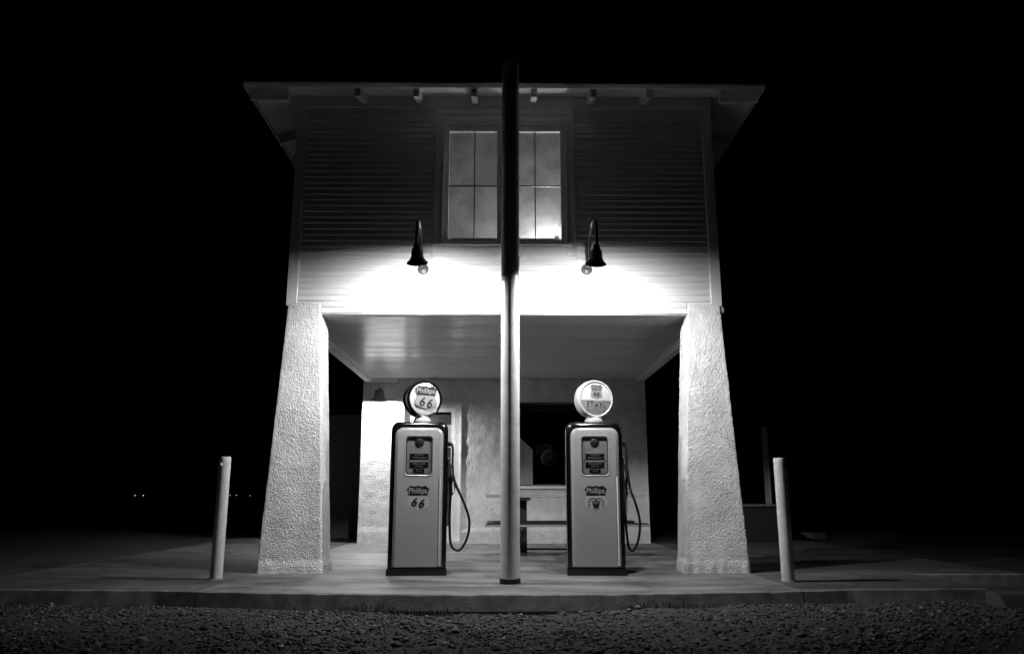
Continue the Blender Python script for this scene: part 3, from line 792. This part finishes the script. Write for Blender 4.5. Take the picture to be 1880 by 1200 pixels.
def pump(loc, rz, grz, label, kind):
    p = empty('fuel_pump', loc, rz, label=label, cat='fuel pump', group='vintage fuel pumps on the forecourt')
    W, D = .600, .40; yf = -D / 2
    bm = B()          # plinth
    loft(bm, [rrect(W + .01, 0.0, .07, .006, .006, yf - .022), rrect(W + .012, 0.0, .07, .006, .006, D / 2 + .01)], True, True, True)
    bmesh.ops.bevel(bm, geom=[e_ for e_ in bm.edges if len(e_.link_faces) == 2 and e_.calc_face_angle(0) > 1.2], offset=.008, segments=3, affect='EDGES')
    obj('plinth', bm, 'black', p, smooth=40)
    bm = B()          # casing shell
    prof = [(.055, -D / 2 + .0), (.022, -D / 2 + .012), (.004, -D / 2 + .035), (0, -D / 2 + .07), (0, D / 2 - .07), (.004, D / 2 - .035), (.022, D / 2 - .012), (.055, D / 2)]
    loft(bm, [rrect(W - 2 * i_, .071, 1.560 - i_ * .8, .085 - i_ * .3, .004, y_) for i_, y_ in prof], True, True, True)
    obj('body', bm, 'black', p, smooth=50)
    # front panel, with the opening for the dial
    pw = .500; zc0, zc1 = .082, 1.492
    hx = .268; hz0, hz1 = 1.005, 1.392
    F = yf - .030
    loops = [rrect(pw + .004, zc0, zc1 + .002, .085, .004, yf + .01), rrect(pw + .002, zc0, zc1, .085, .006, yf - .004), rrect(pw - .006, zc0 + .002, zc1 - .004, .082, .006, yf - .016),
             rrect(pw - .030, zc0 + .004, zc1 - .020, .075, .008, F + .004), rrect(pw - .065, zc0 + .006, zc1 - .045, .065, .010, F),
             rrect(hx + .050, hz0 - .020, hz1 + .025, .045, .045, F), rrect(hx + .030, hz0 - .013, hz1 + .014, .042, .042, F - .004), rrect(hx + .016, hz0 - .006, hz1 + .007, .038, .038, F - .003), rrect(hx + .004, hz0, hz1, .034, .034, F + .006), rrect(hx, hz0 + .002, hz1 - .002, .032, .032, F + .022)]
    bm = B(); loft(bm, loops)
    pn = obj('front_panel', bm, 'cream', p, smooth=50)
    for pf in pn.data.polygons:
        if pf.normal.y < -.9995 and pf.area > .002: pf.use_smooth = False
    bm = B(); box(bm, pw / 2 - .040, pw / 2 - .036, F - .0015, F + .002, .125, .985); obj('door_seam', bm, 'dark', pn)
    bm = B(); loft(bm, [[Vector((x_, y_, z_)) for x_, y_ in ((pw / 2 - .036, F + .001), (pw / 2 - .032, F - .006), (pw / 2 - .022, F - .007), (pw / 2 - .018, F + .003))] for z_ in (.10, .3, .6, .985)], False); obj('door_edge', bm, 'edge', pn, smooth=60)  # edge strip coloured paler than the panel to carry its bright reflection
    # dial
    dl = empty('dial'); dl.parent = p
    Y = F + .013
    bm = B(); loft(bm, [rrect(hx, hz0 + .002, hz1 - .002, .032, .032, Y + .006), rrect(hx, hz0 + .002, hz1 - .002, .032, .032, Y)], True, True, True); obj('face', bm, 'dial', dl)
    bm = B(); loft(bm, [rrect(hx, hz0 + .002, hz1 - .002, .032, .032, Y - .001), rrect(hx, hz0 + .002, hz1 - .002, .032, .032, Y - .014), rrect(hx - .014, hz0 + .009, hz1 - .009, .027, .027, Y - .014), rrect(hx - .014, hz0 + .009, hz1 - .009, .027, .027, Y - .001)], True); obj('bezel', bm, 'iron', dl, smooth=40)
    bm = B(); lathe(bm, [(0.001, .012), (.034, .012), (.044, .006), (.048, 0)], Matrix.Translation((0, Y, hz1 - .055)) @ Matrix.Rotation(R(90), 4, 'X'), n=32); obj('knob', bm, 'iron', dl, smooth=40)
    bm = B(); box(bm, -.10, -.02, Y - .0015, Y, hz1 - .128, hz1 - .1255); obj('rule', bm, 'midgrey', dl)
    for zc, hw, hh in ((1.192, .098, .030), (1.106, .098, .030), (1.045, .060, .019)):
        bm = B(); bbox(bm, -hw, hw, Y - .004, Y + .002, zc - hh, zc + hh, .002); c_ = obj('counter', bm, 'dark', dl)
        if hw > .09:
            up_ = '0 0 0' if zc > 1.15 else 'GALLONS'; dn = 'TOTAL SALE' if zc > 1.15 else '0 0 0'
            text('digits', up_, 'digit', c_, 0, zc + .013, Y - .0055, .016, .085 if zc > 1.15 else .13, bold=.01)
            text('digits', dn, 'digit', c_, 0, zc - .013, Y - .0055, .014, .15 if zc > 1.15 else .075, bold=.01)
        else:
            text('digits', '0 0', 'digit', c_, 0, zc, Y - .0055, .014, .05)
    bm = B(); box(bm, .078, .098, Y - .003, Y, 1.030, 1.062); obj('price_plate', bm, 'midgrey', dl)
    for x_ in (-.112, .112):
        bm = B(); lathe(bm, [(0.001, .004), (.007, .003), (.008, 0)], Matrix.Translation((x_, Y, 1.150)) @ Matrix.Rotation(R(90), 4, 'X'), n=12); obj('screw', bm, 'iron', dl)
    bm = B(); loft(bm, [rrect(hx - .002, hz0 + .004, hz1 - .004, .03, .03, F + .004), rrect(hx - .002, hz0 + .004, hz1 - .004, .03, .03, F + .0065)], True, True, True); obj('dial_glass', bm, 'glass', dl)
    # door emblems
    de = empty('door_emblem'); de.parent = p
    banner(de, .0, .795, .235, .100, F - .0015, 'dark', 'cream')
    if kind == 'a':
        lowshield(de, 0, .790, .225, .100, F - .0010, 'lowgrey')
        text('lettering', '6', 'dark', de, -.035, .730, F - .0040, .088, .062, shear=.28, bold=.022)
        text('lettering', '6', 'dark', de, .040, .716, F - .0040, .088, .062, shear=.28, bold=.022)
    else:
        lowshield(de, 0, .790, .235, .098, F - .0010, 'lowgrey')
        bm = B()
        for sgn in (-1, 1):
            pts = []
            for k_ in range(13):
                a = R(25 + 195 * k_ / 12); pts.append((sgn * (-.032) + sgn * .0 + sgn * (.045) * math.cos(a) * -1 * -1, .718 + .048 * math.sin(a)))
            for (xa, za), (xb, zb_) in zip(pts, pts[1:]):
                d = Vector((xb - xa, zb_ - za)).normalized() * .007; nx_, nz_ = -d.y, d.x
                flat(bm, [(xa + nx_, za + nz_), (xb + nx_, zb_ + nz_), (xb - nx_, zb_ - nz_), (xa - nx_, za - nz_)], F - .0028, .0012)
        obj('emblem', bm, 'darkgrey', de)
        bm = B(); flat(bm, [(-.048, .738), (.048, .738), (.034, .700), (.024, .668), (-.024, .668), (-.034, .700)], F - .0034, .0014); e1 = obj('emblem', bm, 'dark', de)
        flat_b = B(); flat(flat_b, [(-.007, .652), (.007, .652), (0, .638)], F - .0034, .0014); obj('emblem', flat_b, 'dark', de)
        text('lettering', 'ETHYL', 'digit', e1, 0, .721, F - .0046, .020, .074, bold=.0, space=1.2)
    # globe
    gl = empty('globe', (0, 0, 1.0), grz - rz); gl.parent = p; gl.location = (0.015, -.02, 0)
    bm = B(); lathe(bm, [(.0, 1.556), (.098, 1.556), (.098, 1.590), (.082, 1.602), (.082, 1.622), (.0, 1.622)], n=40)
    obj('neck', bm, 'creamtop', gl, smooth=40)
    cz = 1.812; Rg = .205; dp = .155
    Mx = Matrix.Translation((0, 0, cz)) @ Matrix.Rotation(R(90), 4, 'X')
    bm = B(); lathe(bm, [(.170, -dp / 2 + .004), (.190, -dp / 2), (.200, -dp / 2 + .008), (Rg, -dp / 2 + .03), (Rg + .002, 0), (Rg, dp / 2 - .03), (.200, dp / 2 - .008), (.190, dp / 2), (.180, dp / 2 - .002), (.172, dp / 2 - .012)], Mx, n=64)
    obj('globe_case', bm, 'black' if kind == 'a' else 'creamtop', gl, smooth=50)
    yl = -dp / 2
    for sgn in (1,):
        bm = B(); lathe(bm, [(.0005, dp / 2 + .010), (.06, dp / 2 + .0085), (.12, dp / 2 + .003), (.174, dp / 2 - .010)], Mx, n=64)
        lathe(bm, [(.0005, -dp / 2 - .008), (.12, -dp / 2 - .002), (.174, -dp / 2 + .010)], Mx, n=64)
        if kind == 'b':
            for f in bm.faces:
                f.material_index = 0
        fc = obj('lens', bm, 'globe', gl, smooth=60)
    ys_ = yl - .0125
    if kind == 'a':
        lowshield(gl, .0, cz + .033, .232, .098, ys_, 'midgrey', 'darkgrey')
        banner(gl, .0, cz + .037, .262, .100, ys_ - .0005, 'dark', 'lowgrey')
        text('lettering', '6', 'dark', gl, -.040, cz - .035, ys_ - .002, .098, .068, shear=.28, bold=.020)
        text('lettering', '6', 'dark', gl, .046, cz - .049, ys_ - .002, .098, .068, shear=.28, bold=.020)
    else:
        # grey lower half of the lens
        bm = B(); zcut = -.020; pts = []
        for k_ in range(25):
            a0 = math.asin(-zcut / .173); a = -a0 - (PI - 2 * a0) * k_ / 24
            pts.append((.173 * math.cos(a), cz + .173 * math.sin(a)))
        n_ = 12; L = []
        for x_, z_ in pts:
            row = []
            for q in range(n_ + 1):
                t_ = q / n_; xx = x_ * (1 - t_) ; zz = cz + (z_ - cz) * (1 - t_) + zcut * t_
                rr_ = math.hypot(xx, zz - cz); dep = dp / 2 + .010 - .020 * (rr_ / .174) ** 2
                row.append(Vector((xx, -dep - .0035, zz)))
            L.append(row)
        loft(bm, L, closed=False); obj('lens_band', bm, 'globegrey', gl, smooth=60)
        bm = B(); box(bm, -.170, .170, yl - .0125, yl - .011, cz - .022, cz - .018); obj('rule', bm, 'darkgrey', gl)
        lowshield(gl, 0, cz + .090, .125, .062, ys_, 'midgrey', 'darkgrey')
        banner(gl, 0, cz + .092, .140, .060, ys_ - .0005, 'darkgrey', 'midgrey')
        text('lettering', '66', 'dark', gl, 0, cz + .050, ys_ - .002, .050, .075, shear=.25, bold=.012, slope=.008)
        text('lettering', 'ETHYL', 'dark', gl, -.004, cz - .064, ys_ - .006, .062, .215, shear=0, bold=.0, slope=.006, space=1.35)
    bm = B(); tube(bm, [(0, 0, cz + Rg), (0, 0, cz + Rg + .010)], .007, 8, False); obj('clasp', bm, 'chrome', gl)
    # hose side
    hs = empty('hose_side'); hs.parent = p
    ho = empty('hose', (0, 0, 0)); ho.parent = p
    k1 = 1.0 if kind == 'a' else .72
    bm = B(); X_ = W / 2
    tube(bm, [(X_ + .0, -.02, 1.335), (X_ + .035, -.02, 1.34), (X_ + .052, -.03, 1.27), (X_ + .05, -.05, 1.12), (X_ + .062, -.06, .99), (X_ + .11 * k1, -.06, .86), (X_ + .185 * k1, -.05, .70), (X_ + .235 * k1, -.04, .54), (X_ + .222 * k1, -.03, .38), (X_ + .16 * k1, -.02, .255), (X_ + .10 * k1, -.01, .235), (X_ + .045, .0, .30), (X_ + .03, .01, .50), (X_ + .032, 0, .72), (X_ + .04, -.02, .82)], .0135, 12, True, 8)
    ho_m = obj('hose_tube', bm, 'rubber', ho, smooth=60)
    bm = B(); lathe(bm, [(0.001, 0), (.024, 0), (.026, .02), (.020, .035), (.014, .05)], Matrix.Translation((X_ - .002, -.02, 1.335)) @ Matrix.Rotation(R(90), 4, 'Y'), n=16); obj('swivel', bm, 'iron', ho, smooth=40)
    # nozzle on its hook
    nz = empty('nozzle'); nz.parent = p
    bm = B(); tube(bm, [(X_ + .040, -.02, .80), (X_ + .034, -.05, .90), (X_ + .045, -.08, .98), (X_ + .035, -.06, 1.06), (X_ + .022, -.03, 1.12)], lambda t_: .020 - .009 * t_, 12); obj('grip', bm, 'iron', nz, smooth=60)
    bm = B(); tube(bm, [(X_ + .052, -.10, .96), (X_ + .078, -.10, .90), (X_ + .070, -.08, .83), (X_ + .045, -.03, .80)], .005, 8); obj('lever', bm, 'chrome', nz, smooth=60)
    bm = B(); bbox(bm, X_ - .006, X_ + .060, -.03, .03, .855, .870, .003); obj('hook', bm, 'iron', nz)
    bm = B(); bbox(bm, X_ - .006, X_ + .030, -.04, .04, .93, .99, .006); obj('bracket', bm, 'iron', nz)
    bm = B(); tube(bm, [(X_ + .004, yf + .055, .60), (X_ + .004, yf + .055, 1.15)], .0085, 10, False); lathe(bm, [(.001, 1.19), (.012, 1.185), (.014, 1.165), (.012, 1.15)], Matrix.Translation((X_ + .004, yf + .055, 0)), n=12); obj('side_rail', bm, 'chrome', hs, smooth=60)
    bm = B(); bbox(bm, X_ - .003, X_ + .006, yf + .09, D / 2 - .08, .62, 1.20, .003); obj('side_plate', bm, 'iron', hs)
    if kind == 'b':
        bm = B(); tube(bm, [(X_ - .002, yf + .09, .50), (X_ + .035, yf + .09, .50)], .008, 8, False); obj('lock_pin', bm, 'iron', hs)
        bm = B(); bbox(bm, -X_ - .006, -X_ + .003, yf + .08, yf + .16, .60, .78, .003); obj('tax_plate', bm, 'creamtop', hs)
    for s_ in (-1, 1):
        bm = B(); tube(bm, [(s_ * (X_ - .012), yf + .020, .09), (s_ * (X_ - .012), yf + .020, 1.44)], .0035, 8, False); obj('edge_bead', bm, 'black', p, smooth=60)
    return p
pump((-.905, 8.46, 0), R(4), R(29), 'cream fuel pump with the dark-cased globe, left of the pole', 'a')
pump((.955, 8.46, 0), R(-2), R(15), 'cream fuel pump with the white-cased globe, right of the pole', 'b')
bm = B(); tube(bm, [(1.28, 8.60, .006), (1.36, 8.56, .006), (1.42, 8.60, .006), (1.38, 8.66, .006), (1.30, 8.66, .006)], .005, 8)
tag(obj('wire_loop', bm, 'iron', smooth=60), 'thin loose wire loop lying at the foot of the right pump', 'wire')

# ------------------------------------------------------------------ picnic table
pt = empty('picnic_table', (.83, 11.25, 0), label='picnic table with pale boards and black metal legs behind the right pump', cat='picnic table')
def boards(bm, x0, x1, y0, y1, z0, z1, n):
    wd = (y1 - y0) / n
    for i in range(n): bbox(bm, x0, x1, y0 + i * wd, y0 + (i + 1) * wd - .008, z0, z1, .004)
bm = B(); boards(bm, -1.08, 1.08, -.36, .36, .765, .805, 5); obj('table_top', bm, 'wood', pt)
for y0 in (-.72, .46):
    bm = B(); boards(bm, -1.08, 1.08, y0, y0 + .26, .39, .43, 2); obj('bench_seat', bm, 'wood', pt)
for x in (-.57, .57):
    bm = B(); bbox(bm, x - .055, x + .055, -.15, -.09, .0, .764, .006); bbox(bm, x - .055, x + .055, .09, .15, .0, .764, .006); obj('leg', bm, 'iron', pt)
    bm = B(); bbox(bm, x - .025, x + .025, -.74, .74, .34, .389, .005); obj('seat_bar', bm, 'iron', pt)
    bm = B(); bbox(bm, x - .03, x + .10, -.34, .34, .725, .764, .005); obj('top_bracket', bm, 'iron', pt)
    bm = B(); bbox(bm, x - .04, x + .04, -.40, .40, .0, .03, .005); obj('foot', bm, 'iron', pt)
bm = B(); bbox(bm, -1.06, 1.06, -.728, -.722, .425, .44, .002); bbox(bm, -.54, .54, -.02, .02, .05, .08, .004); obj('rail', bm, 'iron', pt)

# ------------------------------------------------------------------ background left: shed
sh = empty('shed', (-4.0, 15.9, 0), label='dim low shed with plank door behind the left pillar', cat='shed')
bm = B(); box(bm, -.45, 1.45, 0, 2.6, -.1, 2.40)
for k_ in range(13): box(bm, -.45, 1.45, -.014, .0, .02 + .183 * k_, .19 + .183 * k_)
obj('wall', bm, 'shed', sh)
bm = B(); loft(bm, [[Vector((x, -.25, 2.40)), Vector((x, -.25, 2.46)), Vector((x, 1.3, 2.95)), Vector((x, 2.85, 2.46)), Vector((x, 2.85, 2.40)), Vector((x, 1.3, 2.88))] for x in (-.72, 1.50)], True, True, True); obj('roof', bm, 'roof', sh)
dr = empty('door'); dr.parent = sh
bm = B(); bbox(bm, .15, 1.05, -.03, -.015, .02, 2.0, .003); obj('leaf', bm, 'shed', dr)
bm = B(); bbox(bm, .06, .14, -.045, -.015, .0, 2.10, .003); bbox(bm, 1.06, 1.14, -.045, -.015, .0, 2.10, .003); bbox(bm, .141, 1.059, -.045, -.015, 2.01, 2.10, .003); obj('frame', bm, 'shed', dr)

# background right: dock with post, house
dk = empty('loading_dock', (4.35, 14.0, 0), label='low dark dock with a pale top edge behind the right bollard', cat='dock')
bm = B(); bbox(bm, -.35, .55, .06, 2.0, 0, .60, .01); obj('base', bm, 'inner', dk)
bm = B(); bbox(bm, -.40, .60, 0, 2.05, .602, .64, .005); obj('deck', bm, 'concrete', dk)
po = empty('slotted_post', (4.68, 14.05, .64), label='dim slotted steel post standing on the dock behind the right bollard', cat='post')
bm = B(); bbox(bm, -.06, .05, 0, .008, 0, 1.36, .002); bbox(bm, .042, .05, .009, .07, 0, 1.36, .002); obj('upright', bm, 'shed', po)
bm = B()
for k_ in range(12): box(bm, .012, .036, -.0035, -.0005, .03 + .055 * k_, .06 + .055 * k_)
obj('slots', bm, 'creamtop', po)
hs_ = empty('house', (9.9, 21.5, 0), label='dim clapboard house with a small window far right in the dark', cat='house')
bm = B(); box(bm, -1.3, 3.5, 0, 4, -.1, 2.6)
for k_ in range(20): box(bm, -1.3, 3.5, -.016, -.002, .02 + .128 * k_, .135 + .128 * k_)
obj('wall', bm, 'shed', hs_)
bm = B(); loft(bm, [[Vector((x, -.35, 2.58)), Vector((x, -.35, 2.66)), Vector((x, 2, 3.9)), Vector((x, 4.35, 2.66)), Vector((x, 4.35, 2.58)), Vector((x, 2, 3.8))] for x in (-1.6, 3.8)], True, True, True); obj('roof', bm, 'roof', hs_)
wn = empty('window'); wn.parent = hs_
bm = B(); bbox(bm, -1.0, -.90, -.05, -.016, 1.0, 2.1, .004); bbox(bm, -.30, -.20, -.05, -.016, 1.0, 2.1, .004); bbox(bm, -1.1, -.1, -.07, -.016, .93, .999, .004); bbox(bm, -.899, -.301, -.05, -.016, 2.0, 2.1, .004); bbox(bm, -.62, -.58, -.04, -.017, 1.0, 1.999, .003); obj('frame', bm, 'trim', wn)
bm = B(); box(bm, -.899, -.301, -.022, -.0165, 1.0, 2.0); obj('pane', bm, 'dark', wn)

# far cars with lit headlights
def car(x, y, lab):
    c = empty('parked_car', (x, y, -.10), label=lab, cat='car', group='far cars with lit headlights')
    bm = B()
    def ring(y_, hw, z0, z1): return [Vector((-hw, y_, z0)), Vector((hw, y_, z0)), Vector((hw * 1.03, y_, (z0 + z1) / 2)), Vector((hw * .93, y_, z1)), Vector((-hw * .93, y_, z1)), Vector((-hw * 1.03, y_, (z0 + z1) / 2))]
    loft(bm, [ring(0, .78, .35, .75), ring(.15, .88, .25, .86), ring(1.2, .9, .22, .98), ring(3.8, .9, .22, 1.0), ring(4.4, .82, .35, .9)], True, True, True); obj('body', bm, 'carpaint', c)
    bm = B(); loft(bm, [ring(1.25, .76, .97, .99), ring(1.9, .66, .97, 1.42), ring(3.0, .64, .97, 1.45), ring(3.9, .72, .97, .99)], True, True, True); obj('cabin', bm, 'dark', c)
    for sx in (-1, 1):
        for wy in (.85, 3.5):
            bm = B(); lathe(bm, [(.001, 0), (.2, 0), (.31, .01), (.32, .1), (.31, .19), (.001, .2)], Matrix.Translation((sx * .82 - .1, wy, .32)) @ Matrix.Rotation(R(90), 4, 'Y'), n=20); obj('wheel', bm, 'rubber', c)
        bm = B(); lathe(bm, [(.001, .03), (.07, .02), (.09, 0)], Matrix.Translation((sx * .66, .03, .80)) @ Matrix.Rotation(R(90), 4, 'X'), n=16); obj('headlight', bm, 'headlight', c)
car(-58.4, 128, 'far dark car with paired headlights, leftmost in the dark beyond the left bollard')
car(-58.3, 172, 'far dark car with paired headlights just right of the left bollard')
ls = empty('lamp_post', (-55, 173, -.1), label='tiny far lamp glowing low between the left bollard and the left pillar', cat='lamp post')
bm = B(); lathe(bm, [(.05, 0), (.05, .72), (.001, .72)], n=10); obj('post', bm, 'iron', ls)
bm = B(); lathe(bm, [(.001, .72), (.07, .74), (.08, .80), (.001, .86)], n=12); obj('lantern', bm, 'headlight', ls)
